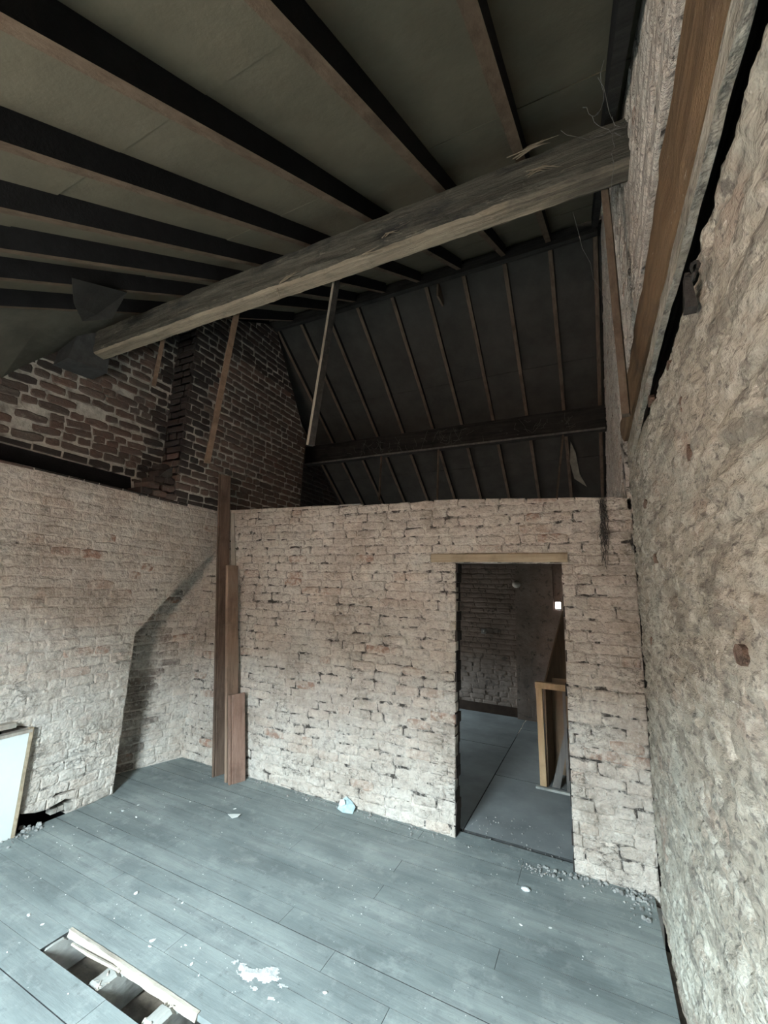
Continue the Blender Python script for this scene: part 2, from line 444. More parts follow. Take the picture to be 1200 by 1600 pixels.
# roof planes (undersides of the rafters)
RA, RB = 2.74, .612                 # near slope: z = RA + RB*y
RIDGE_Y = 3.87; RIDGE_Z = 5.10
FD = .73                            # far slope falls at .73
def znear(y): return RA + RB*y
def zfar(y): return RIDGE_Z - FD*(y - RIDGE_Y)
def zroof(y): return min(znear(y), zfar(y))
XR = .264; XL = -3.62; D = 3.30; T = .115

# ------------------------------------------------------------------ back wall (whitewashed half-brick partition with the doorway)
FB = frame((0, D, 0), (1, 0, 0), (0, 0, 1))
DX0, DX1, DH = -.975, -.195, 1.955
pb = [(-3.86, -.05), (DX0-.008, -.05), (DX0-.008, DH), (DX1+.008, DH), (DX1+.008, -.05), (.262, -.05), (.262, 2.40), (-1, 2.462), (-3.6, 2.50), (-3.86, 2.50)]
wb = wall('wall_back', FB, pb, T-.01, M['wwm'])
lint = lambda u, v: -1.19 < u < -.15 and 1.93 < v < 2.03
pbb = [(-3.86, 0), (DX0, 0), (DX0, 1.955), (-1.19, 1.955), (-1.19, 2.03), (-.15, 2.03), (-.15, 1.955), (DX1, 1.955), (DX1, 0), (.262, 0), (.262, 2.41), (-1, 2.475), (-3.6, 2.515), (-3.86, 2.515)]
bricks(wb, FB, pbb, M['ww'], seed=3, proud=.009, joint=.008, back=.06, rough=1.15, tilt=.03)
# ragged jamb bricks running through the thickness of the wall
mb = MB(); R = random.Random(5)
z = .0
jam = MB()
while z < 1.93:
    h = .075
    for side in (0, 1):
        d = R.uniform(-.006, .012); x = DX0 if side == 0 else DX1
        a, b = (x-.10, x+d) if side == 0 else (x-d, x+.10)
        jam.box((a, D+.004, z+.002), (b, D+T+R.uniform(-.004, .008), z+h-.002))
    z += h
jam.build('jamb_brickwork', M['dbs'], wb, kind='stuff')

# lintel
mb = MB(); rings = []
for i in range(13):
    x = -1.185 + i*(1.03/12); e = .004*n1(x*6, 3)
    rings.append([(x, D-.016+e, 1.958+.006*n1(x*4, 1)), (x, D+T, 1.956), (x, D+T, 2.028), (x, D-.010+e, 2.028+.006*n1(x*5, 7)), (x, D-.018+e, 2.018), (x, D-.019+e, 1.966)])
mb.sweep(rings)
o = mb.build('door_lintel', M['lintel']); tag(o, 'pale worn timber lintel over the open doorway', 'lintel')

# ------------------------------------------------------------------ left wall: whitewashed chimney breast gathering over to the back wall
FL = frame((XL, 0, 0), (0, 1, 0), (0, 0, 1))
pl = [(-1.6, -.05), (.9, -.05), (.9, .70), (1.81, .70), (1.84, .115), (1.93, .085), (2.02, .075), (2.035, .165), (2.11, .155), (2.185, .15), (2.20, .09), (2.20, -.05), (2.49, -.05), (2.49, 1.266), (2.66, 1.46), (2.86, 1.675), (3.08, 1.89), (3.3, 2.08), (3.3, 2.50), (-.36, 2.50), (-1.6, 1.80)]
wl = wall('wall_left', FL, pl, .40, M['wwl'])
topred = lambda u, v: (M['db'] if u < 1.6 else M['dbs']) if v > 2.45 and u < 2.9 else None
bricks(wl, FL, [(u, max(v, 0)) for u, v in pl], M['ww'], seed=8, proud=.008, joint=.008, rough=1.2, tilt=.03, matf=topred)
# dark back of the fireplace and of the broken hole at the foot of the breast
mb = MB(); mb.box((-4.10, -1.6, -.34), (-4.0, 2.49, 2.5)); mb.box((-4.0, 2.40, -.34), (-3.63, 2.48, -.03)); mb.box((-4.0, .78, -.34), (-3.63, .86, -.03)); mb.build('chimney_back', M['soot'], wl)
# broken brick ends inside the hole
mb = MB(); R = random.Random(4)
for i in range(3):
    y = 2.07 + i*.045; mb.box((-3.75+R.uniform(0, .05), y, 0), (-3.66+R.uniform(-.02, .03), y+.04, R.uniform(.02, .06)))
mb.build('broken_brick', M['dm'], wl)

# alcove wall beside the breast
ax0, ax1 = Vector((-4.06, 2.35, 0)), Vector((-3.79, 3.32, 0)); au = (ax1-ax0)
FA = frame(ax0, au, (0, 0, 1)); al = au.length
wa = wall('wall_alcove', FA, [(0, -.05), (al, -.05), (al, 2.2), (0, 2.2)], .1, M['wwl'])
bricks(wa, FA, [(0, 0), (al, 0), (al, 2.2), (0, 2.2)], M['ww'], seed=9, proud=.009, joint=.009, rough=1.2, tilt=.03, matf=lambda u, v: M['wwd'] if u < .62 + .35*n1(v*3, 5) + .05*v else None)  # bricks nearest the breast: its shadow painted in with the grime

# ------------------------------------------------------------------ gable: dark bare brick above
XG = -3.88
FG = frame((XG, 0, 0), (0, 1, 0), (0, 0, 1))
up = .12
pg = [(-1.6, 2.69), (2.43, 2.69), (2.45, 2.60), (2.50, 2.45), (2.72, 2.45), (2.72, znear(2.72)+up), (-.2, znear(-.2)+up)]
pg[0] = (-.2, 2.69)
wg = wall('wall_gable', FG, pg, .12, M['dm'])
def sag(y): return .40 if y < 1.33 else max(0., .40*(1 - ((y-1.33)/.72)**.8)) if y < 2.05 else 0.
def sootshadef(u, v):
    if u > 2.50 + .08*n1(v*3, 2) or v < 2.76 + .10*n1(u*4, 5): return M['dbs']  # by the shoulder: soot plus the corner's shade painted in
    if v > znear(u) - sag(u) - .13 - .08*n1(u*5, 3): return M['dbs']
    return None
holes = [(1.66, 3.04, .09, .035), (1.98, 3.18, .16, .03), (1.42, 2.98, .1, .03), (2.24, 3.46, .05, .05), (1.5, 2.86, .06, .03)]
sk = lambda u, v: any(abs(u-a) < c_ and abs(v-b) < d for a, b, c_, d in holes)
bricks(wg, FG, pg, M['db'], seed=12, proud=.012, joint=.013, rough=1.5, tilt=.05, wav=.016, matf=sootshadef, skip=sk, header=.5)
mb = MB(); mb.box((-4.06, -1.6, 2.40), (XG-.121, 2.72, 4.5)); mb.build('flue_void', M['soot'], wg)
# sooty lining of the slot over the ledge
mb = MB(); mb.box((XG-.10, -.4, 2.50), (XG-.04, 2.46, 2.70)); mb.build('sooty_slot', M['soot'], wg)
# corbelled steps at the foot of the chimney shoulder
R = random.Random(77); CV = make_variants('corbel_brick', .006, 1.4, .10, 5, 4)
for me, _, _ in CV: me.materials.append(M['db'])
for i, (y, z, x) in enumerate([(2.42, 2.535, -3.64), (2.55, 2.537, -3.632), (2.665, 2.535, -3.63), (2.50, 2.61, -3.66), (2.64, 2.612, -3.645), (2.56, 2.685, -3.69), (2.67, 2.69, -3.65), (2.62, 2.765, -3.72), (2.67, 2.84, -3.76)]):
    o = bpy.data.objects.new('corbel_brick', R.choice(CV)[0]); COL.objects.link(o); o.parent = wg
    o.matrix_basis = frame((x, y, z), (0, 1, 0), (0, 0, 1)) @ Matrix.Rotation(R.uniform(-.1, .1), 4, 'Y') @ Matrix.Diagonal((R.uniform(.10, .13), .064, 2.0, 1))
    if i > 4 or i == 0: o.material_slots[0].link = 'OBJECT'; o.material_slots[0].material = M['dbs']
mb = MB(); prism(mb, frame((-3.70, 0, 0), (0, 1, 0), (0, 0, 1)), [(2.44, 2.50), (2.72, 2.50), (2.72, 2.86), (2.62, 2.78), (2.52, 2.64)], -.18, 0); mb.build('corbel_mortar', M['dms'], wg)

FP = frame((XL, 0, 0), (0, 1, 0), (0, 0, 1))
pp = [(2.70, 2.50), (3.42, 2.50), (3.42, 0), (4.64, 0), (4.66, 3.84), (3.98, 4.90), (3.87, 5.08), (3.7, znear(3.7)+up*.4), (2.70, znear(2.70)+up)]
wp = wall('wall_gable_shoulder', FP, pp, .50, M['dm'])
def sootp(u, v):
    if u < 2.98 - .12*(3.3-v) + .12*n1(v*3, 4) and v > 2.78: return M['dbs']
    if v > 4.35 + .5*n1(u*2, 8): return M['dbs']
    if v < 2.60 and u < 3.25: return M['dbs']
    return None
bricks(wp, FP, pp, M['db'], seed=13, proud=.009, joint=.012, rough=1.1, tilt=.02, matf=sootp)
FRt = frame((0, 2.70, 0), (1, 0, 0), (0, 0, 1))
wr_ = wall('wall_gable_return', FRt, [(XG, 2.5), (XL, 2.5), (XL, 4.4), (XG, 4.4)], .02, M['dm'])
bricks(wr_, FRt, [(XG, 2.62), (XL+.004, 2.62), (XL+.004, 4.4), (XG, 4.4)], M['dbs'], seed=14, proud=.008, joint=.012, matf=lambda u, v: M['db'] if v < 3.0 else None)
# gable carried on past the shoulder into the far room, with its small window
FGF = frame((-4.1, 0, 0), (0, 1, 0), (0, 0, 1))
wgf = MB()
y0, y1, z0, z1 = FWIN['y0'], FWIN['y1'], FWIN['z0'], FWIN['z1']
for P in ([(3.9, -.05), (y0, -.05), (y0, zfar(y0)+.2), (3.9, zfar(3.9)+.2)], [(y1, -.05), (6.95, -.05), (6.95, zfar(6.95)+.2), (y1, zfar(y1)+.2)], [(y0, -.05), (y1, -.05), (y1, z0), (y0, z0)], [(y0, z1), (y1, z1), (y1, zfar(y1)+.2), (y0, zfar(y0)+.2)]):
    prism(wgf, FGF, P, -.2, 0)
wgf = wgf.build('wall_gable_far', M['dms'], kind='structure')
bricks(wgf, FGF, [(3.95, 2.2), (6.8, 2.2), (6.8, zfar(6.8)), (3.95, zfar(3.95))], M['dbs'], seed=15, proud=.009, joint=.012, limit=60)
mb = MB()
for a, b in (((y0, z0), (y1, z0+.05)), ((y0, z1-.05), (y1, z1)), ((y0, z0), (y0+.05, z1)), ((y1-.05, z0), (y1, z1))):
    mb.box((-4.2, a[0], a[1]), (-4.14, b[0], b[1]))
o = mb.build('window_2', M['greywood']); o['kind'] = 'structure'

# ------------------------------------------------------------------ right wall
# lower part: thick rough whitewash, close to the camera, real relief
ys = np.arange(-1.6, D+.001, .011); zs = np.arange(-.06, 2.545, .011)
Y, Z = np.meshgrid(ys, zs, indexing='ij')
course = np.abs(((Z + .012*np.sin(Y*3) + .02*fbm(Y*5, Z*3))/.075) % 1 - .5)*2          # faint brick courses under the coat
h = .022*fbm(Y*4, Z*7) + .024*fbm(Y*9+3, Z*30) + .016*fbm(Y*36, Z*60, 3) - .010*np.clip(course-.66, 0, 1)/.28*np.clip(.5+3*fbm(Y*3, Z*3+5), 0, 1)
h -= .016*np.clip(fbm(Y*13+9, Z*19+2)*5-.5, 0, 1)                                # pits
top = np.clip((Z-2.505)/.035, 0, 1); h -= .03*top*top
# top edge wanders
Zt = Z + top*(.012 + .018*fbm(Y*6, Y*0+3) + np.clip((Y-1.9)/.9, 0, 1)*.16)
vs = np.stack([XR - h, Y, Zt], -1).reshape(-1, 3)
ny, nz = Y.shape
i = (np.arange(ny-1)[:, None]*nz + np.arange(nz-1)[None]).ravel()
fs = np.stack([i, i+1, i+nz+1, i+nz], -1)
me = bpy.data.meshes.new('wall_right'); me.from_pydata(vs.tolist(), [], fs.tolist()); me.update()
for p in me.polygons: p.use_smooth = True
wr = link('wall_right', me, M['plaster'], kind='structure')
mb = MB(); mb.box((.30, -1.7, -.3), (.50, D, 2.42)); mb.box((.34, -1.7, 2.42), (.60, D+.1, 2.80)); mb.box((.27, D, -.3), (.5, 7.0, 3.1)); mb.box((.33, -1.7, 2.80), (.6, D+.1, 3.05))
mb.build('wall_core', M['void'], wr)
# bare brick ends that show where the coat has come away
MRW = frame((XR-.004, 0, 0), (0, -1, 0), (0, 0, 1))
R = random.Random(3)
for y, z, lu, lv in ((1.57, 2.48, .04, .035), (1.13, 1.60, .075, .045), (2.06, 2.57, .07, .05), (1.43, 2.28, .05, .05), (1.40, 2.12, .035, .05), (2.3, 1.9, .08, .05), (2.7, 1.5, .1, .05), (2.5, 2.2, .12, .05)):
    P = [(math.cos(a)*lu/2*R.uniform(.8, 1.1), math.sin(a)*lv/2*R.uniform(.8, 1.1)) for a in [j*math.pi/4.5 for j in range(9)]]
    v_, f_ = brick_faces(P, .012, .010, .002, .02, R)
    me = bpy.data.meshes.new('brick'); me.from_pydata(v_, [], f_); me.materials.append(bpy.data.materials.get('bare_red_brick') or flat('bare_red_brick', (.27, .185, .145), .5, 45, .9, 1.0, .012))
    o = link('brick', me, None, wr); o.matrix_basis = MRW @ Matrix.Translation((-y, z, 0))

# upper part: coursed whitewashed brick above the timber plate, running on past the partition
XU = .24
FU = frame((XU, 0, 0), (0, -1, 0), (0, 0, 1))
pu = [(-D, 3.03), (1.0, 3.03), (1.0, 3.1), (-.6, znear(.6)+.15), (-RIDGE_Y, RIDGE_Z+.1), (-6.95, zfar(6.95)+.1), (-6.95, 0), (-D-T, 0), (-D-T, 2.3), (-D, 2.3)]
pu[1] = (-.45, 3.03); del pu[2]
wu = wall('wall_right_upper', FU, pu, .12, M['wwm'])
bricks(wu, FU, [(-D-.2, 2.42), (-D-.2, 3.03), (-.6, 3.03), (-.6, 3.2), (-RIDGE_Y, RIDGE_Z+.05), (-6.9, zfar(6.9)), (-6.9, 2.42)], M['ww'], seed=21, proud=.008, joint=.012, rough=1.6, tilt=.05, wav=.012, limit=300)

# strip of old plaster below the timber
ys = np.arange(.2, 3.2, .02); mb = MB(); rings = []
for y in ys:
    zt = 2.70 + .045*min(1, max(0, (y-.7)/2.2)) + .01*n1(y*7, 2); zb = zt - .088 + .035*n1(y*6, 9) - .05*max(0, (y-1.9))
    rings.append([(.252+.006*n1(y*12, 4), y, zb), (.272, y, zb), (.272, y, zt+.01), (.256+.006*n1(y*11, 6), y, zt)])
mb.sweep(rings); mb.build('plaster_strip', M['plaster'], wr, smooth=False)
# timber plate
mb = MB(); rings = []
for j in range(60):
    y = -.2 + j*(3.5/59); zb = 2.69 + .12*max(0, (y-.9)/2.3)**1.0 + .006*n1(y*5, 3); zt = 2.965 + .028*min(1, max(0, (y-.8)/1.6)) + .008*n1(y*6, 5)
    if y > 2.6: zt -= .0
    e = .016*n1(y*7, 1); e2 = .022*n1(y*9, 8)
    rings.append([(.252+e, y, zb), (.285, y, zb), (.285, y, zt), (.250+e2, y, zt), (.236+e2, y, zt-.03), (.232+e, y, (zb+zt)/2), (.238+e, y, zb+.03)])
mb.sweep(rings)
o = mb.build('wall_plate', M['plate']); tag(o, 'long orange-brown timber plate built into the whitewashed right wall', 'timber')

# ------------------------------------------------------------------ front wall with the window (behind the camera)
w = WIN; mb = MB(); ya, yb = w['y']-.14, w['y']
mb.box((-4.2, ya, -.3), (w['x0'], yb, 2.42)); mb.box((w['x1'], ya, -.3), (.6, yb, 2.42)); mb.box((w['x0'], ya, -.3), (w['x1'], yb, w['z0'])); mb.box((w['x0'], ya, w['z1']), (w['x1'], yb, 2.42))
mb.build('wall_rear', M['wwl'], kind='structure')
mb = MB()
for a, b in (((w['x0'], w['z0']), (w['x1'], w['z0']+.03)), ((w['x0'], w['z1']-.03), (w['x1'], w['z1'])), ((w['x0'], w['z0']), (w['x0']+.03, w['z1'])), ((w['x1']-.03, w['z0']), (w['x1'], w['z1']))):
    mb.box((a[0], ya+.02, a[1]), (b[0], ya+.07, b[1]))
mb.build('window_1', M['white'], kind='structure')
# unseen terrace across the street, added and sized to hide the low sky
mb = MB(); mb.box((-40, -24, -8), (40, -16, 4.9)); mb.hexa([(-40, -24, 4.9), (40, -24, 4.9), (40, -15.7, 4.9), (-40, -15.7, 4.9), (-40, -20.1, 6.9), (40, -20.1, 6.9), (40, -20, 6.9), (-40, -20, 6.9)])
mb.build('sky_blocker_terrace', flat('blocker_brick', (.26, .17, .13), .3, 3), kind='structure')

# ------------------------------------------------------------------ far wall beyond the doorway
YF = 6.75
hx0, hx1, hz0, hz1 = -.51, -.44, 1.56, 1.65
mb = MB()
mb.box((-4.3, YF, -.1), (hx0, YF+.12, 3.2)); mb.box((hx1, YF, -.1), (.4, YF+.12, 3.2)); mb.box((hx0, YF, -.1), (hx1, YF+.12, hz0)); mb.box((hx0, YF, hz1), (hx1, YF+.12, 3.2))
k = NM('brown_limewashed_wall')
c = k.ramp(k.noise(3, 5, .65), [(.3, (.21, .165, .14)), (.55, (.33, .265, .23)), (.75, (.42, .35, .30))])
c = k.mix(k.step(k.noise(14, 5, .7), .56, .7), c, (.09, .08, .07))
M['farwall'] = k.done(c, k.bump(k.noise(25, 5, .7), .6, .012))
wf = mb.build('wall_far', M['farwall'], kind='structure')
FF = frame((0, YF, 0), (1, 0, 0), (0, 0, 1))
bricks(wf, FF, [(-3.4, .10), (-1.06, .10), (-1.06, 2.9), (-3.4, 2.9)], M['farwall'], seed=31, proud=.006, joint=.010, limit=260)
mb = MB(); mb.box((-1.06, YF-.09, 0), (hx0-.02, YF, 1.52)); mb.box((-1.06, YF-.09, 1.52), (hx0-.02, YF, 3.0)); mb.box((hx1+.02, YF-.09, 0), (.24, YF, 3.0)); mb.box((hx0-.02, YF-.09, 0), (hx1+.02, YF, hz0-.02))
mb.build('chimney_pier', M['farwall'], wf)
mb = MB(); mb.box((-3.6, YF-.02, 0), (-1.06, YF, .13)); mb.build('baseboard_far', flat('dark_brown_board', (.06, .04, .03)), kind='structure')

# ------------------------------------------------------------------ roof
ceil = MB()
def slab(mb, x0, x1, y0, y1, f, a, b):
    mb.hexa([(x0, y0, f(y0)+a), (x1, y0, f(y0)+a), (x1, y1, f(y1)+a), (x0, y1, f(y1)+a), (x0, y0, f(y0)+b), (x1, y0, f(y0)+b), (x1, y1, f(y1)+b), (x0, y1, f(y1)+b)])
slab(ceil, -4.4, .6, -1.1, RIDGE_Y, znear, .15, .22)
slab(ceil, -4.4, .6, RIDGE_Y, 7.0, zfar, .10, .18)
ceil = ceil.build('ceiling', M['deck'], kind='structure')
# felt in lapped sheets
for i, (a, b) in enumerate(((-.74, .72), (.62, 1.66), (1.58, 2.62), (2.54, 3.45), (3.38, RIDGE_Y))):
    mb = MB(); n = 24; rows = []
    o_ = .118 + .004*(i % 2)
    for j in range(n+1):
        x = -4.3 + j*4.6/n; d = .010*n1(x*2.5, i*3)
        rows.append([(x, a, znear(a)+o_+d), (x, (a+b)/2, znear((a+b)/2)+o_-.4*d), (x, b, znear(b)+o_+d), (x, b, znear(b)+o_+.012+d), (x, a, znear(a)+o_+.012+d)])
    mb.sweep(rows); mb.build('felt_sheet', M['felt'], ceil)
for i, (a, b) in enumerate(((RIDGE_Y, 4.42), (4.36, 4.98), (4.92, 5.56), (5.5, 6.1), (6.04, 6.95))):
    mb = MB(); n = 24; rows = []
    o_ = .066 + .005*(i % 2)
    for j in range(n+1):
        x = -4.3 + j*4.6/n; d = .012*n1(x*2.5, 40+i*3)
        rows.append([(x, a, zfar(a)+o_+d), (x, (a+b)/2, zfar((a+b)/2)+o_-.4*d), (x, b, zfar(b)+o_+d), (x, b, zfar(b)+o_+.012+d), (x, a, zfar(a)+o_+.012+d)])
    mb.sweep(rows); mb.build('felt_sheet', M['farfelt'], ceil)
# the last bay of felt sags down to the gable on the left
mb = MB(); rows = []
for j in range(30):
    y = -.74 + j*2.74/29; r_ = []
    for q in range(9):
        t = q/8; x = -3.27 - t*.60; z = znear(y) + .02*(1-t) - sag(y)*t**1.5 - .02*math.sin(math.pi*t) + .018*n1(x*4, y*3)
        r_.append((x, y, z))
    r_ += [(p[0], p[1], p[2]+.012) for p in reversed(r_)]
    rows.append(r_)
mb.sweep(rows); mb.build('sagging_felt_sheet', M['sagfelt'], ceil, smooth=False)
# rafters: brown undersides, sides painted black as the shade between them
def shadesides(o):
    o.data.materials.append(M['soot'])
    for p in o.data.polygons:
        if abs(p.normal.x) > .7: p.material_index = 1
for kx in range(-1, 10):
    xr = (-.20, -.62, -1.075, -1.53, -1.95, -2.34, -2.73, -3.25, -3.66, -4.1, .20)[kx]
    mb = MB(); rings = []
    for j in range(15):
        y = -.74 + j*(RIDGE_Y-.10+.74)/14; e = .004*n1(y*2, kx*5+1); z = znear(y) + .004*n1(y*3, kx*7)
        rings.append([(xr-.048+e, y, z), (xr+e, y, z), (xr+e, y, z+.125), (xr-.048+e, y, z+.125)])
    mb.sweep(rings); shadesides(mb.build('rafter', M['rafter'] if kx >= 0 and kx < 10 and xr < .1 else M['sootbeam'], ceil))
    xf = (-.20, -.64, -1.07, -1.50, -1.92, -2.38, -2.80, -3.22, -3.60, -4.0, .20)[kx]
    mb = MB(); rings = []
    for j in range(13):
        y = RIDGE_Y + .02 + j*(2.98)/12; e = .006*n1(y*2, kx*5+60); z = zfar(y) + .004*n1(y*3, kx*7+40)
        rings.append([(xf-.04+e, y, z), (xf+e, y, z), (xf+e, y, z+.075), (xf-.04+e, y, z+.075)])
    mb.sweep(rings); shadesides(mb.build('rafter', M['farrafter'], ceil))
# broken stub of a rafter hanging beside the ridge
mb = MB(); mb.box((-1.39, RIDGE_Y+.03, zfar(RIDGE_Y+.25)-.0), (-1.37, RIDGE_Y+.22, RIDGE_Z-.02)); mb.build('rafter_stub', M['farrafter'], ceil)
mb = MB(); rings = []
for j in range(21):
    x = -4.2 + j*4.4/20; e = .006*n1(x*2, 5)
    rings.append([(x, RIDGE_Y-.05, RIDGE_Z-.05+e), (x, RIDGE_Y+.0, RIDGE_Z-.06+e), (x, RIDGE_Y+.0, RIDGE_Z+.055), (x, RIDGE_Y-.05, RIDGE_Z+.055)])
mb.sweep(rings); o = mb.build('ridge_board', M['sootbeam']); tag(o, 'dark board along the roof ridge where the rafters meet', 'board')

# ------------------------------------------------------------------ near purlin beam
root = empty('purlin_beam', (-1.6, 1.86, 3.58)); tag(root, 'big weathered rounded beam crossing the whole room under the near rafters', 'beam')
def loc(o, r): o.matrix_parent_inverse = r.matrix_basis.inverted(); return o
mb = MB(); rings = []
for j in range(180):
    x = -3.68 + j*(3.93/179); t = j/179
    zb = 3.566 + .02*n1(x*.9, 4) + .012*t; y0 = 1.795 + .012*n1(x*1.1, 9); s = 1 - .06*(1-t)
    prof = [(.022, .004), (.100, 0), (.132, .03), (.142, .215), (.10, .25), (.022, .247), (.002, .228), (-.004, .17), (.002, .11), (-.003, .055), (.004, .020)]
    rings.append([(x, y0 + p[0]*s + .012*n1(x*9+i*3, i*2.3) + .006*n1(x*31, i*5.7), zb + p[1]*s + .016*n1(x*6+i*5, i*4.1) + .006*n1(x*29, i*3.9)) for i, p in enumerate(prof)])
mb.sweep(rings); o = mb.build('beam_body', M['beam']); o.parent = root; loc(o, root)
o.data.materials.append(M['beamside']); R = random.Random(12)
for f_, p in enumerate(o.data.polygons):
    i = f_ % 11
    if i in (5, 6, 7, 8, 9): p.material_index = 1  # front and top take the shaded tone, underside stays lighter
# splintered tears
mb = MB(); R = random.Random(6)
def ptb(px, py, Yv):
    d = FW + RT*((px-600)/FPX) - UP*((py-800)/FPX); t = Yv/d.y; return Vector((0, 0, CAMZ)) + d*t
for (p, q, n) in (((800, 246), (858, 222), 7), ((832, 268), (866, 262), 6), ((600, 372), (612, 366), 4), ((562, 400), (588, 392), 3), ((435, 442), (462, 430), 4), ((430, 455), (440, 462), 3)):
    a = ptb(p[0], p[1], 1.785); b = ptb(q[0], q[1], 1.785)
    for j in range(n):
        o1 = Vector((R.uniform(-.03, .03), R.uniform(-.01, .01), R.uniform(-.012, .012))); o2 = Vector((R.uniform(-.05, .05), R.uniform(-.02, 0), R.uniform(-.02, .02)))
        mid = (a+b)/2 + o1*.5 + Vector((0, -.012, R.uniform(-.01, .01)))
        mb.tube([a+o1, mid, b+o2], [.002, .003, .0006], 4)
o = mb.build('splinter', M['beamsplinter'], root, kind='stuff'); loc(o, root)
# sooty bearing block on the wall at its left end
mb = MB(); mb.hexa([(-3.87, 1.63, 3.42), (-3.66, 1.63, 3.44), (-3.66, 1.93, 3.46), (-3.87, 1.93, 3.44), (-3.87, 1.66, 3.70), (-3.655, 1.67, 3.71), (-3.655, 1.93, 3.80), (-3.87, 1.93, 3.80)])
o = mb.build('bearing_block', M['block']); tag(o, 'soot-black block carrying the left end of the big beam on the brick gable', 'block')

# far purlin
mb = MB(); rings = []
for j in range(60):
    x = -4.12 + j*(4.36/59); zb = 3.685 + .012*n1(x*1.2, 14)
    prof = [(0, 0), (.13, 0), (.13, .22), (.05, .29), (0, .29)]
    rings.append([(x, 5.30 + p[0] + .008*n1(x*6+i, i*3.3), zb + p[1] + .010*n1(x*7+i*2, i*5.1)) for i, p in enumerate(prof)])
mb.sweep(rings)
root = empty('purlin_beam', (-1.9, 5.36, 3.69)); tag(root, 'soot-blackened beam under the dark far roof slope', 'beam')
o = mb.build('beam_body', M['sootbeam'], root); loc(o, root)
mb = MB(); R = random.Random(16); rings = []
for j in range(45):
    x = -4.1 + j*(4.32/44); e = .004*n1(x*9, 3); zb = 3.685 + .012*n1(x*1.2, 14)
    rings.append([(x, 5.293+e, zb-.012), (x, 5.30, zb-.012+e), (x, 5.30, zb+.014+e), (x, 5.293+e, zb+.010)])
mb.sweep(rings); o = mb.build('pale_lower_edge', M['greywood'], root); loc(o, root)  # paler strip along the purlin's lower front edge

# ------------------------------------------------------------------ hangers
def bar(name, a, b, w, d, mat, label, cat, group=None, ang=0., parent=None, prof=None):
    a = Vector(a); b = Vector(b); ax = (b-a).normalized(); wd = Vector((math.cos(ang), math.sin(ang), 0)); wd = (wd - ax*wd.dot(ax)).normalized(); dd = ax.cross(wd)
    mb = MB(); rings = []
    for j in range(9):
        c_ = a.lerp(b, j/8); e = .0025*n1(j*1.3, a.x*7)
        pf = prof or [(-.5, -.5), (.5, -.5), (.5, .5), (-.5, .5)]
        rings.append([c_ + wd*(p[0]*w + e) + dd*(p[1]*d) for p in pf])
    mb.sweep(rings); o = mb.build(name, mat, parent)
    if label: tag(o, label, cat, group)
    return o
G_ = 'battens hanging from the big beam'
bar('hanging_batten', (-1.50, 1.99, 2.56), (-1.37, 1.97, 3.70), .030, .034, M['sootbeam'], 'tall dark batten with pale edge hanging from middle of the big beam', 'batten', G_, -.5)
bar('hanging_batten', (-2.38, 1.99, 2.54), (-2.23, 1.97, 3.70), .038, .036, M['rafter'], 'brown batten hanging from the beam in front of the brick chimney shoulder', 'batten', G_, -.5)
bar('hanging_batten', (-3.11, 2.0, 3.27), (-3.03, 1.97, 3.68), .045, .03, M['rafter'], 'short brown batten stub hanging at the left end of the big beam', 'batten', G_, -.5)
bar('hanging_batten', (.165, 1.99, 2.49), (.145, 1.97, 3.72), .03, .045, M['farrafter'], 'thin batten hanging from the beam against the whitewashed right wall', 'batten', G_, -.2)
# pale edge of the middle hanger
bar('pale_arris', (-1.512, 1.970, 2.56), (-1.382, 1.950, 3.66), .008, .012, M['paleedge'], None, None, None, -.5, parent=None)
ph = bpy.data.objects['pale_arris']; ph.parent = bpy.data.objects['hanging_batten']
G2 = 'thin rods under the far purlin'
bar('hanging_rod', (-2.75, 5.37, 3.02), (-2.74, 5.37, 3.70), .022, .022, M['farrafter'], 'leftmost thin dark rod hanging below the sooty far beam', 'rod', G2)
bar('hanging_rod', (-1.86, 5.37, 2.7), (-1.85, 5.37, 3.70), .022, .022, M['farrafter'], 'middle thin dark rod hanging below the sooty far beam', 'rod', G2)
bar('hanging_rod', (-.37, 5.37, 2.7), (-.24, 5.37, 3.70), .022, .022, M['farrafter'], 'slanting thin rod below the far beam near the torn pale felt', 'rod', G2)

# ------------------------------------------------------------------ torn felt
def sheet(name, pts, faces, th, mat, label):
    vs = [Vector(p) for p in pts]; mb = MB(); mb.add(vs, faces); me = mb.mesh(name)
    o = link(name, me, mat); s = o.modifiers.new('solid', 'SOLIDIFY'); s.thickness = th
    tag(o, label, 'felt'); return o
n_ = znear
sheet('torn_felt_flap', [(-2.60, 1.10, n_(1.10)-.005), (-2.66, 1.28, n_(1.28)-.012), (-2.72, 1.47, n_(1.47)-.02), (-2.80, 1.22, n_(1.22)-.10), (-2.90, 1.40, n_(1.40)-.14), (-2.97, 1.36, n_(1.36)-.17), (-2.90, 1.50, n_(1.50)-.17)], [(0, 1, 3), (1, 4, 3), (1, 2, 4), (3, 4, 5), (4, 2, 6), (4, 6, 5)], .004, M['blackflap'], 'dark triangular flap of torn felt hanging between the near rafters')
zf = zfar
sheet('torn_felt_flap', [(-.17, 5.74, zf(5.74)-.02), (-.12, 5.85, zf(5.85)-.06), (-.20, 5.97, zf(5.97)-.05), (-.09, 6.10, zf(6.10)-.10), (-.16, 6.2, zf(6.2)-.06), (-.01, 6.30, zf(6.30)-.09)], [(0, 1, 2), (1, 3, 2), (2, 3, 4), (3, 5, 4)], .004, flat('pale_felt_underside', (.24, .22, .18)), 'pale curved scrap of torn felt under the far beam by the right wall')

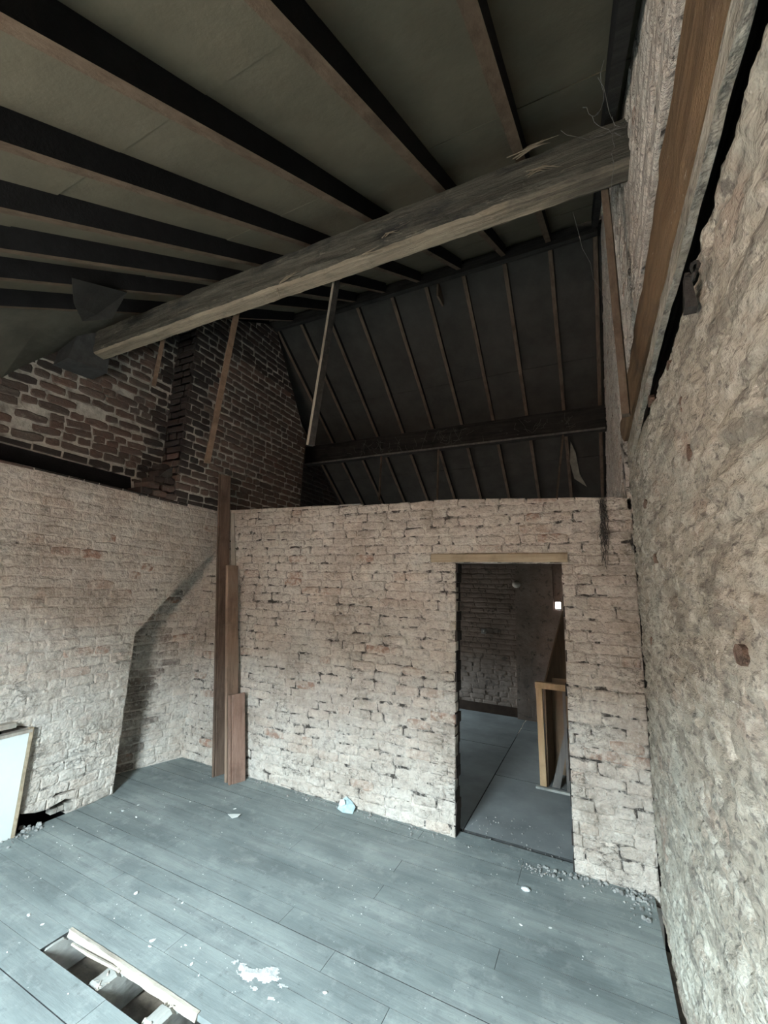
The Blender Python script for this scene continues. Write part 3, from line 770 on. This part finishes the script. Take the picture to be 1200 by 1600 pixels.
# ------------------------------------------------------------------ floor
fl = MB(); fl.box((-4.4, -1.9, -.34), (.7, 7.1, -.26)); fl = fl.build('floor', M['underfloor'], kind='structure')
BW = .133; GAP0 = 1.41
R = random.Random(17)
def darksides(o):
    o.data.materials.append(M['gap'])
    for p in o.data.polygons:
        if abs(p.normal.z) < .7: p.material_index = 1
    return o
def board(mb, x0, x1, y0, y1, z, t=.022):
    b = .0002
    mb.add([(x0, y0, z-t), (x1, y0, z-t), (x1, y1, z-t), (x0, y1, z-t), (x0, y0, z-b), (x1, y0, z-b), (x1, y1, z-b), (x0, y1, z-b), (x0+b, y0+b, z), (x1-b, y0+b, z), (x1-b, y1-b, z), (x0+b, y1-b, z)],
           [(4, 5, 9, 8), (5, 6, 10, 9), (6, 7, 11, 10), (7, 4, 8, 11), (8, 9, 10, 11), (0, 1, 5, 4), (1, 2, 6, 5), (2, 3, 7, 6), (3, 0, 4, 7)])
hid = MB()
k0 = -22
for kb in range(k0, 15):
    ya = GAP0 + kb*BW; yb = ya + BW
    if yb > D + T + .02: yb = D+T+.02
    if ya > D + T: break
    cuts = [-4.1] + sorted(R.sample([-3.3, -2.95, -2.6, -1.9, -1.55, -1.2, -.85, -.5], 1 + (kb % 2))) + [.235]
    segs = list(zip(cuts[:-1], cuts[1:]))
    if kb == 0: segs = [(-4.1, -2.41), (-.95, .235)]
    if yb < 2.47: segs = [(max(a, -3.605), b) for a, b in segs]      # the boards stop at the face of the chimney breast
    for a, b in segs:
        z = R.uniform(-.0006, .0)
        g = R.uniform(.0006, .0018) if R.random() < .75 else .0035
        if yb < .95: board(hid, a, b-.002, ya+.0008, yb-g, z)
        else:
            mb = MB(); board(mb, a, b-.002, ya+.0008, yb-g, z); o = mb.build('floorboard', M['floor'], fl, fix=False)
            if kb != 1: darksides(o)
hid.build('floorboarding', M['floor'], fl, kind='stuff', fix=False)
# joists seen in the gap
for x in (-2.44, -2.02, -1.66, -1.3, -3.0, -.9):
    mb = MB(); rings = []
    for j in range(24):
        y = 1.2 + j*.55/23; q = .02 if not (GAP0 + .012 < y < GAP0 + BW - .012) else .012*abs(n1(y*40, x)); e = .006*n1(y*30, x); e2 = .006*n1(y*34, x+3)
        rings.append([(x-.032+e, y, -.17), (x+.032+e, y, -.17), (x+.035+e, y, -.014+e2-q), (x+.02+e2, y, -.004-q), (x-.026+e, y, -.004-q-abs(e2)), (x-.036+e2, y, -.012-q)])
    mb.sweep(rings); mb.build('joist', M['joist'], fl)
mb = MB(); mb.box((-4, 1.2, -.20), (.2, 1.75, -.185)); mb.build('lath_ceiling', M['underfloor'], fl)
# sheets in the far room
for a, b, c_, d in ((-4.1, -.955, D+T+.025, 5.375), (-.947, -.0, D+T+.025, 4.55), (-.947, .23, 4.56, 6.19), (-4.1, -.955, 5.385, 6.75), (-.947, .23, 6.198, 6.75), (.004, .23, D+T+.025, 4.55)):
    mb = MB(); board(mb, a, b, c_, d, .001, .018); darksides(mb.build('floor_sheet', M['sheet'], fl, fix=False))

# splintered laths lying in the gap
mb = MB(); rings = []
for j in range(30):
    x = -2.42 + j*.9/29; e = .004*n1(x*25, 2); e2 = .006*n1(x*30, 7)
    rings.append([(x, 1.530+e2, -.020), (x, 1.552+e, -.020), (x, 1.556+e, .0035), (x, 1.540+e2, .004)])
mb.sweep(rings); o = mb.build('broken_tongue_strip', M['splinter']); tag(o, 'pale splintered strip along the far edge of the floor gap', 'splinter')
mb = MB(); mb.tube([(-2.34, 1.515, -.018), (-2.2, 1.512, -.012), (-2.05, 1.52, -.008), (-1.99, 1.525, -.012)], [.006, .008, .008, .005], 5)
o = mb.build('lath', M['splinter']); tag(o, 'short pale lath lying across the first joist in the floor gap', 'lath')
mb = MB(); R = random.Random(9)
for (x, y, n) in ((-2.02, 1.47, 14), (-1.66, 1.47, 14)):
    for j in range(n):
        a = Vector((x+R.uniform(-.04, .04), y+R.uniform(-.06, .05), -.02+R.uniform(0, .006))); b = a + Vector((R.uniform(-.03, .03), R.uniform(.01, .05), R.uniform(0, .014)))
        mb.tube([a, (a+b)/2 + Vector((0, 0, .006)), b], [.002, .004, .001], 4)
o = mb.build('splintered_wood', M['splinter'], kind='stuff'); tag(o, 'ragged pale wood splinters on the joists in the floor gap', 'splinters')

# ------------------------------------------------------------------ leaning planks
def plank(name, near, wv, top, thick, mat, label, groove=True, L=None):
    near = Vector(near); wv = Vector(wv); top = Vector(top); ax = (top-near).normalized()
    wd = (wv - ax*wv.dot(ax)); wl_ = wd.length; wd.normalize(); dd = wd.cross(ax)           # dd points to the face
    g = [(0, 0), (.10, 0), (.13, -.25), (.17, -.25), (.20, 0), (.97, 0), (1, -.15), (1, -1), (.03, -1), (0, -.85)] if groove else [(0.02, 0), (.97, 0), (1, -.15), (1, -1), (.03, -1), (0, -.85)]
    mb = MB(); rings = []; n = 16
    for j in range(n+1):
        c_ = near.lerp(top, j/n)
        if j == 0: pass
        rings.append([c_ + wd*(p[0]*wl_ + .0015*n1(j*.8, near.x*9+p[0])) + dd*(p[1]*thick) for p in g])
    if True:   # feet stand flat on the boards
        rings[0] = [p + ax*((.002-p.z)/ax.z) for p in rings[0]]
    mb.sweep(rings); o = mb.build(name, mat); tag(o, label, 'plank', 'planks leaning in the corner'); return o
plank('leaning_plank', (-3.17, 3.12, 0), (.03, .13, 0), (-3.53, 3.13, 2.88), .026, M['plank'], 'tallest dark brown plank leaning in the corner, top above the white walls')
plank('leaning_plank', (-2.985, 3.10, 0), (.01, .135, 0), (-3.245, 3.10, 1.91), .03, M['plank2'], 'middle-height tan plank leaning in front of the tallest plank', False)
plank('leaning_plank', (-2.93, 3.08, 0), (.05, .145, 0), (-3.03, 3.08, .725), .03, M['plank3'], 'shortest reddish plank with a grooved edge, front of the leaning planks')
plank('leaning_batten', (-3.02, 3.272, 0), (.05, .004, 0), (-3.47, 3.274, 2.47), .010, M['paleedge'], 'thin pale-edged batten leaning on the back wall behind the planks', False)

# ------------------------------------------------------------------ fireplace board and shelf at the left edge
root = empty('fireplace_board', (XL+.06, 1.4, 0)); tag(root, 'white panel with bare wooden edge closing the fireplace at the left edge', 'panel')
mb = MB(); mb.hexa([(-3.58, .95, 0.0), (-3.57, .95, 0.0), (-3.57, 1.785, 0.0), (-3.58, 1.785, 0.0), (-3.58, .95, .63), (-3.57, .95, .63), (-3.57, 1.785, .655), (-3.58, 1.785, .655)])
o = mb.build('panel', M['white'], root); loc(o, root)
mb = MB(); rings = []
for j in range(16):
    z = j*.68/15; e = .004*n1(z*9, 2); e2 = .005*n1(z*11, 5)
    rings.append([(-3.61, 1.79, z), (-3.565+e2, 1.786, z), (-3.563+e2, 1.805+e, z), (-3.575, 1.815+e, z), (-3.61, 1.815, z)])
mb.sweep(rings); o = mb.build('edge_strip', M['lintel'], root); loc(o, root); o['label'] = 'bare orange-brown wooden edge'
mb = MB(); mb.box((-3.61, .95, .655), (-3.562, 1.80, .675)); o = mb.build('top_rail', M['paleedge'], root); loc(o, root)
mb = MB(); rings = []
for j in range(8):
    y = .95 + j*.74/7; e = .004*n1(y*9, 6); rings.append([(-3.615, y, .715), (-3.55+e, y, .712), (-3.545+e, y, .73), (-3.56, y, .742), (-3.615, y, .742)])
mb.sweep(rings); o = mb.build('mantel_shelf', M['paleedge']); tag(o, 'worn narrow wooden shelf end above the white fireplace panel', 'shelf')

# ------------------------------------------------------------------ stair guard in the far room
root = empty('stair_guard', (-.4, 4.5, 0)); tag(root, 'framed softwood stair guard with brown boarding beyond the doorway', 'stair guard')
def part(name, mb, mat, r=root):
    o = mb.build(name, mat, r); return loc(o, r)
mb = MB(); mb.hexa([(-.525, 4.48, .003), (-.47, 4.48, .003), (-.47, 4.53, .003), (-.525, 4.53, .003), (-.54, 4.48, .86), (-.485, 4.48, .86), (-.485, 4.53, .86), (-.54, 4.53, .86)]); part('post', mb, M['stair'])
mb = MB(); mb.box((-.545, 4.475, .86), (.0, 4.535, .915)); part('top_rail', mb, M['stair'])
mb = MB(); mb.hexa([(-.475, 4.54, .0), (-.46, 4.54, .0), (-.36, 6.0, .0), (-.375, 6.0, .0), (-.475, 4.54, .90), (-.46, 4.54, .90), (-.36, 6.0, 1.55), (-.375, 6.0, 1.55)]); part('side_panel', mb, M['hard'])
mb = MB(); mb.hexa([(-.30, 4.50, .003), (-.275, 4.50, .003), (-.275, 4.53, .003), (-.30, 4.53, .003), (-.31, 4.50, .86), (-.285, 4.50, .86), (-.285, 4.53, .86), (-.31, 4.53, .86)]); part('inner_post', mb, M['greywood'])
mb = MB(); mb.hexa([(-.43, 4.55, .003), (-.36, 4.55, .003), (-.36, 4.57, .003), (-.43, 4.57, .003), (-.30, 4.55, .52), (-.26, 4.55, .52), (-.26, 4.57, .52), (-.30, 4.57, .52)]); part('diagonal_board', mb, M['greywood'])
mb = MB(); mb.box((-.46, 4.9, .0), (.0, 4.92, .9)); part('back_board', mb, M['hard'])
mb = MB(); mb.box((-.27, 4.60, .003), (-.16, 4.64, .16)); part('white_block', mb, M['chip'])
mb = MB(); mb.box((-.56, 4.44, .003), (.10, 4.475, .022)); part('threshold_strip', mb, M['joist'])

# wall lamp and switch on the far wall
root = empty('wall_lamp', (-1.02, YF-.09, 1.9)); tag(root, 'small white round lamp high on the wall of the far room', 'lamp')
mb = MB(); rings = []
for j, (r, y) in enumerate(((.045, 0), (.045, -.03), (.03, -.04), (.03, -.07))):
    rings.append([(-1.03 + r*math.cos(a), YF-.095+y, 1.9 + r*math.sin(a)) for a in [i*math.pi/6 for i in range(12)]])
mb.sweep(rings); part('lamp_base', mb, M['rust'], root)
mb = MB(); rings = []
for j in range(9):
    t = j/8*math.pi; r = .06*math.sin(t)+.002; rings.append([(-1.02 + r*math.cos(a), YF-.20 + r*math.sin(a), 1.885 - .05*math.cos(t)) for a in [i*math.pi/6 for i in range(12)]])
mb.sweep(rings); o = part('lamp_globe', mb, M['lampw'], root)
for p in o.data.polygons: p.use_smooth = True
root = empty('light_switch', (-1.55, YF-.02, 1.17)); tag(root, 'small square pale switch on the brown wall seen through the doorway', 'switch')
mb = MB(); mb.hexa([(-1.59, YF-.012, 1.13), (-1.51, YF-.012, 1.13), (-1.51, YF-.012, 1.21), (-1.59, YF-.012, 1.21), (-1.585, YF-.03, 1.135), (-1.515, YF-.03, 1.135), (-1.515, YF-.03, 1.205), (-1.585, YF-.03, 1.205)]); part('switch_plate', mb, M['grit'], root)
mb = MB(); mb.box((-1.562, YF-.038, 1.155), (-1.538, YF-.028, 1.185)); part('rocker', mb, M['chip'], root)

# ------------------------------------------------------------------ iron hook on the right wall
root = empty('iron_hook', (XR-.01, 1.13, 2.45)); tag(root, 'dark iron strap and ring fixed high on the rough right wall', 'hook')
mb = MB(); mb.hexa([(.235, 1.13, 2.475), (.245, 1.13, 2.475), (.262, 1.165, 2.405), (.235, 1.165, 2.405), (.235, 1.105, 2.48), (.245, 1.105, 2.48), (.262, 1.14, 2.41), (.235, 1.14, 2.41)]); part('strap', mb, M['rust'], root)
mb = MB(); mb.tube([(.238 + .004*math.cos(a*2), 1.035 + .022*math.cos(a), 2.43 + .016*math.sin(a)) for a in [i*2*math.pi/14 for i in range(15)]], .004, 5); part('ring', mb, M['rust'], root)
mb = MB(); mb.tube([(.24, 1.11, 2.475), (.236, 1.08, 2.455), (.238, 1.057, 2.435)], .004, 5); part('link', mb, M['rust'], root)

# ------------------------------------------------------------------ cobwebs
R = random.Random(23)
mb = MB()
def strand(a, b, sag, r, mb=mb, n=10):
    a = Vector(a); b = Vector(b); pts = []
    for j in range(n+1):
        t = j/n; p = a.lerp(b, t) + Vector((R.uniform(-1, 1)*.01, R.uniform(-1, 1)*.01, -sag*math.sin(math.pi*t))); pts.append(p)
    mb.tube(pts, r, 4)
strand((.05, 1.55, 3.66), (.18, 1.60, 3.10+.4), .02, .0011); strand((.10, 1.35, 3.50), (.20, 1.45, 3.40), .12, .0009); strand((.18, 1.7, 3.72), (.15, 1.75, 3.40), .0, .0009)
strand((-.02, 1.70, 3.76), (.22, 1.6, 3.55), .06, .0008); strand((.0, 2.0, 3.6), (.2, 2.3, 3.2), .15, .0008); strand((.12, 1.3, 3.5), (.10, 1.6, 3.66), .1, .0009)
o = mb.build('cobweb_strands', M['web'], kind='stuff'); tag(o, 'dusty cobweb strands in the top right corner under the roof', 'cobweb')
mb = MB()
for j in range(26):
    x = .085 + R.uniform(-.02, .02); z = 2.43 - R.uniform(0, .06)
    strand((x, D-.012-R.uniform(0, .012), z), (x + R.uniform(-.015, .015), D-.014, z - R.uniform(.12, .5)), R.uniform(-.01, .01), R.uniform(.0008, .0028), mb)
for j in range(10):
    x = .09 + R.uniform(-.018, .018); z = 2.24 - R.uniform(0, .10)
    strand((x, D-.016-R.uniform(0, .012), z), (x + R.uniform(-.02, .02), D-.02, z - R.uniform(.05, .1)), 0, R.uniform(.0015, .004), mb, 5)
o = mb.build('hanging_cobweb', M['darkweb'], kind='stuff'); tag(o, 'sooty ragged cobweb hanging down the back wall right of the doorway', 'cobweb')
mb = MB()
for j in range(70):
    x = rnd(-3.2, -.1); strand((x, 5.285, 3.70+rnd(0, .22)), (x+rnd(-.12, .12), 5.28, 3.70+rnd(-.04, .25)), rnd(-.02, .04), .0014, mb, 4)
o = mb.build('cobweb_tufts', M['web'], kind='stuff'); tag(o, 'dusty cobweb tufts clinging to the sooty far beam', 'cobweb')

# ------------------------------------------------------------------ litter and rubble
def stone_geo(r, R, n=7):
    vs = []; fs = []
    for lvl, (z, s) in enumerate(((0, .8), (.45, 1.0), (.9, .55))):
        for i in range(n):
            a = 2*math.pi*i/n; q = r*s*R.uniform(.7, 1.15); vs.append((q*math.cos(a), q*math.sin(a)*.75, z*r*R.uniform(.85, 1.1) if lvl else 0))
    vs.append((0, 0, r)); vs.append((0, 0, 0))
    for l in range(2):
        for i in range(n): j = (i+1) % n; fs.append((l*n+i, l*n+j, (l+1)*n+j, (l+1)*n+i))
    for i in range(n): fs.append((2*n+i, 2*n+(i+1) % n, 3*n)); fs.append(((i+1) % n, i, 3*n+1))
    return vs, fs
R = random.Random(41)
mb = MB()
def scatter(n, fx, r0, r1):
    for _ in range(n):
        x, y, z = fx(); r = r0 + (r1-r0)*R.random()**3; vs, fs = stone_geo(r, R, 6); a = R.uniform(0, 6.3); c_, s_ = math.cos(a), math.sin(a)
        mb.add([(x + p[0]*c_ - p[1]*s_, y + p[0]*s_ + p[1]*c_, z + p[2]) for p in vs], fs)
def alongback():
    x = R.uniform(-3.1, -1.0); return x, D - .015 - abs(R.gauss(0, .045)), 0
scatter(300, alongback, .0025, .012)
def pier():
    x = R.uniform(-.42, .22); return x, D - .02 - abs(R.gauss(0, .05)), 0
scatter(150, pier, .003, .018)
scatter(60, lambda: (R.uniform(.06, .225), D - abs(R.gauss(.02, .14)), 0), .003, .022)
scatter(80, lambda: (-3.57 + abs(R.gauss(0, .06)), R.uniform(1.4, 2.0), 0), .003, .016)
scatter(14, lambda: (-3.60 + R.gauss(0, .02), R.gauss(1.90, .03), .0), .008, .028)
scatter(120, lambda: (R.uniform(-.95, -.25), D + R.uniform(-.1, .5), 0.002), .003, .009)
scatter(60, lambda: (R.gauss(-.42, .05), R.gauss(3.2, .03), 0.0), .004, .012)
o = mb.build('rubble', M['grit'], kind='stuff'); tag(o, 'grey mortar rubble scattered along the foot of the walls', 'rubble')
mb = MB()
def onfloor(): 
    while True:
        x, y = R.uniform(-3.4, .2), R.uniform(1.2, 3.2)
        if not (GAP0-.03 < y < GAP0+BW+.04 and -2.45 < x < -.9): return x, y, 0
scatter(420, onfloor, .0014, .0042)
o = mb.build('grit', M['chip'], kind='stuff'); tag(o, 'fine pale grit sprinkled over the grey floorboards', 'grit')

def fpt(px, py):
    d = FW + RT*((px-600)/FPX) - UP*((py-800)/FPX); t = -CAMZ/d.z; return Vector((d.x*t, d.y*t, 0))
vars_ = []
for j in range(5):
    vs, fs = stone_geo(1, R, 7); me = bpy.data.meshes.new('plaster_chip'); me.from_pydata(vs, [], fs); me.materials.append(M['chip']); vars_.append(me)
CHIPS = [(213, 1277, .016, 'white plaster chip lying furthest right of three below the chimney breast corner'), (192, 1267, .02, 'long flat white chip in the middle of three below the chimney breast corner'),
 (173, 1270, .014, 'white plaster chip lying furthest left of three below the chimney breast corner'), (216, 1258, .014, 'faint plaster chip on the floor nearest the dark alcove'),
 (297, 1253, .01, 'tiny white chip alone on the floor left of the leaning planks'), (367, 1264, .018, 'small white chip just behind the white paper scrap'),
 (213, 1396, .020, 'irregular white chip on bare boards beyond the corner of the floor gap'), (279, 1405, .010, 'left of two touching white chips in the middle of the floor'),
 (285, 1411, .013, 'right of two touching white chips in the middle of the floor'), (273, 1421, .010, 'tiny white chip just nearer than two touching chips mid floor'),
 (238, 1470, .021, 'large curled white flake beside the pale strip of the floor gap'), (234, 1479, .014, 'small white flake touching the nearer side of a larger curled flake'),
 (45, 1430, .021, 'largest white chip by the left edge of the photo beyond the floor gap'), (66, 1445, .013, 'smaller white chip between the left edge and the floor gap corner'),
 (290, 1477, .010, 'tiny white chip furthest from the floor gap on its right side'), (300, 1506, .015, 'pointed white chip right of the middle of the floor gap'),
 (311, 1524, .009, 'tiny white chip left of the spilt plaster dust'), (508, 1552, .015, 'white chip alone on the near floor right of the spilt dust'),
 (860, 1450, .013, 'white chip on the right floor, nearer than the mortar lump'), (814, 1445, .014, 'pale crumbly chip on a seam straight in front of the mortar lump'),
 (913, 1403, .011, 'tiny white chip on the floor in front of the right pier'), (1000, 1449, .011, 'tiny white chip on the floor close to the right wall')]
for (px, py, r, lb) in CHIPS:
    o = bpy.data.objects.new('plaster_chip', R.choice(vars_)); COL.objects.link(o); o.location = fpt(px, py); r *= .8; o.scale = (r, r*R.uniform(.5, 1), r*R.uniform(.25, .6)); o.rotation_euler = (0, 0, R.uniform(0, 6.3))
    tag(o, lb, 'chip', 'plaster chips on the floor')
vs, fs = stone_geo(.027, R, 8); mb = MB(); mb.add(vs, fs); o = mb.build('mortar_lump', M['dust']); o.location = fpt(821, 1391); o.scale = (1.15, .8, .62); tag(o, 'pale mortar lump lying alone on the floor before the right pier', 'lump')
def scrap(name, px, py, pts, mat, label, cat):
    c_ = fpt(px, py); n = len(pts); mb = MB()
    vs = [(c_.x + p[0], c_.y + p[1], .003 + p[2]) for p in pts]; mb.add(vs + [(v[0], v[1], v[2]+.002) for v in vs], [tuple(range(n))[::-1], tuple(range(n, 2*n))] + [(i, (i+1) % n, n+(i+1) % n, n+i) for i in range(n)])
    o = mb.build(name, mat); tag(o, label, cat); return o
scrap('paper_scrap', 365, 1275, [(-.05, -.01, 0), (.02, -.035, 0), (.05, -.01, .006), (.045, .025, .01), (-.01, .015, .002)], M['white'], 'white paper scrap lying on the floor in front of the planks', 'paper')
root = empty('crumpled_wrapper', fpt(541, 1266)); tag(root, 'crumpled pale blue wrapper on the floor at the foot of the back wall', 'wrapper')
b0 = fpt(541, 1266); mb = MB()
mb.add([(b0.x + p[0], b0.y + p[1], p[2]) for p in ((-.07, -.02, .002), (.0, -.05, .002), (.075, -.03, .004), (.07, .02, .03), (.01, .01, .045), (-.06, .03, .05), (-.03, .045, .075), (.03, .04, .05))], [(0, 1, 4), (1, 2, 4), (2, 3, 4), (0, 4, 5), (4, 6, 5), (4, 7, 6), (4, 3, 7)])
o = part('wrapper_film', mb, M['blue'], root); o.modifiers.new('solid', 'SOLIDIFY').thickness = .002
mb = MB(); mb.add([(b0.x + p[0], b0.y + p[1], p[2]) for p in ((-.065, -.01, .03), (-.03, -.03, .035), (.0, -.02, .05), (-.02, .0, .07), (-.06, .01, .06))], [(0, 1, 3), (1, 2, 3), (0, 3, 4)])
o = part('white_tab', mb, M['white'], root); o.modifiers.new('solid', 'SOLIDIFY').thickness = .002
# spilt plaster dust
c_ = fpt(402, 1524); mb = MB(); q = .006
for iu in range(-30, 30):
    for iv in range(-16, 16):
        u, v = iu*q, iv*q; f = lambda u, v: math.exp(-(u/.115)**2 - (v/.042)**2) + 1.6*n1(u*22+3, v*34+7) - .45
        if f(u, v) < 0: continue
        P = [(u+R.uniform(-.001, .001), v), (u+q, v+R.uniform(-.001, .001)), (u+q, v+q), (u, v+q)]
        hs = [.0006 + max(0, f(*p))*.006 for p in P]
        W_ = [(c_.x + p[0]*.85 - p[1]*.5, c_.y + p[0]*.28 + p[1], h_) for p, h_ in zip(P, hs)]
        mb.add(W_, [(0, 1, 2, 3)])
o = mb.build('plaster_dust', M['dust'], kind='stuff', fix=False); tag(o, 'patch of spilt white plaster dust on the boards right of the floor gap', 'dust')
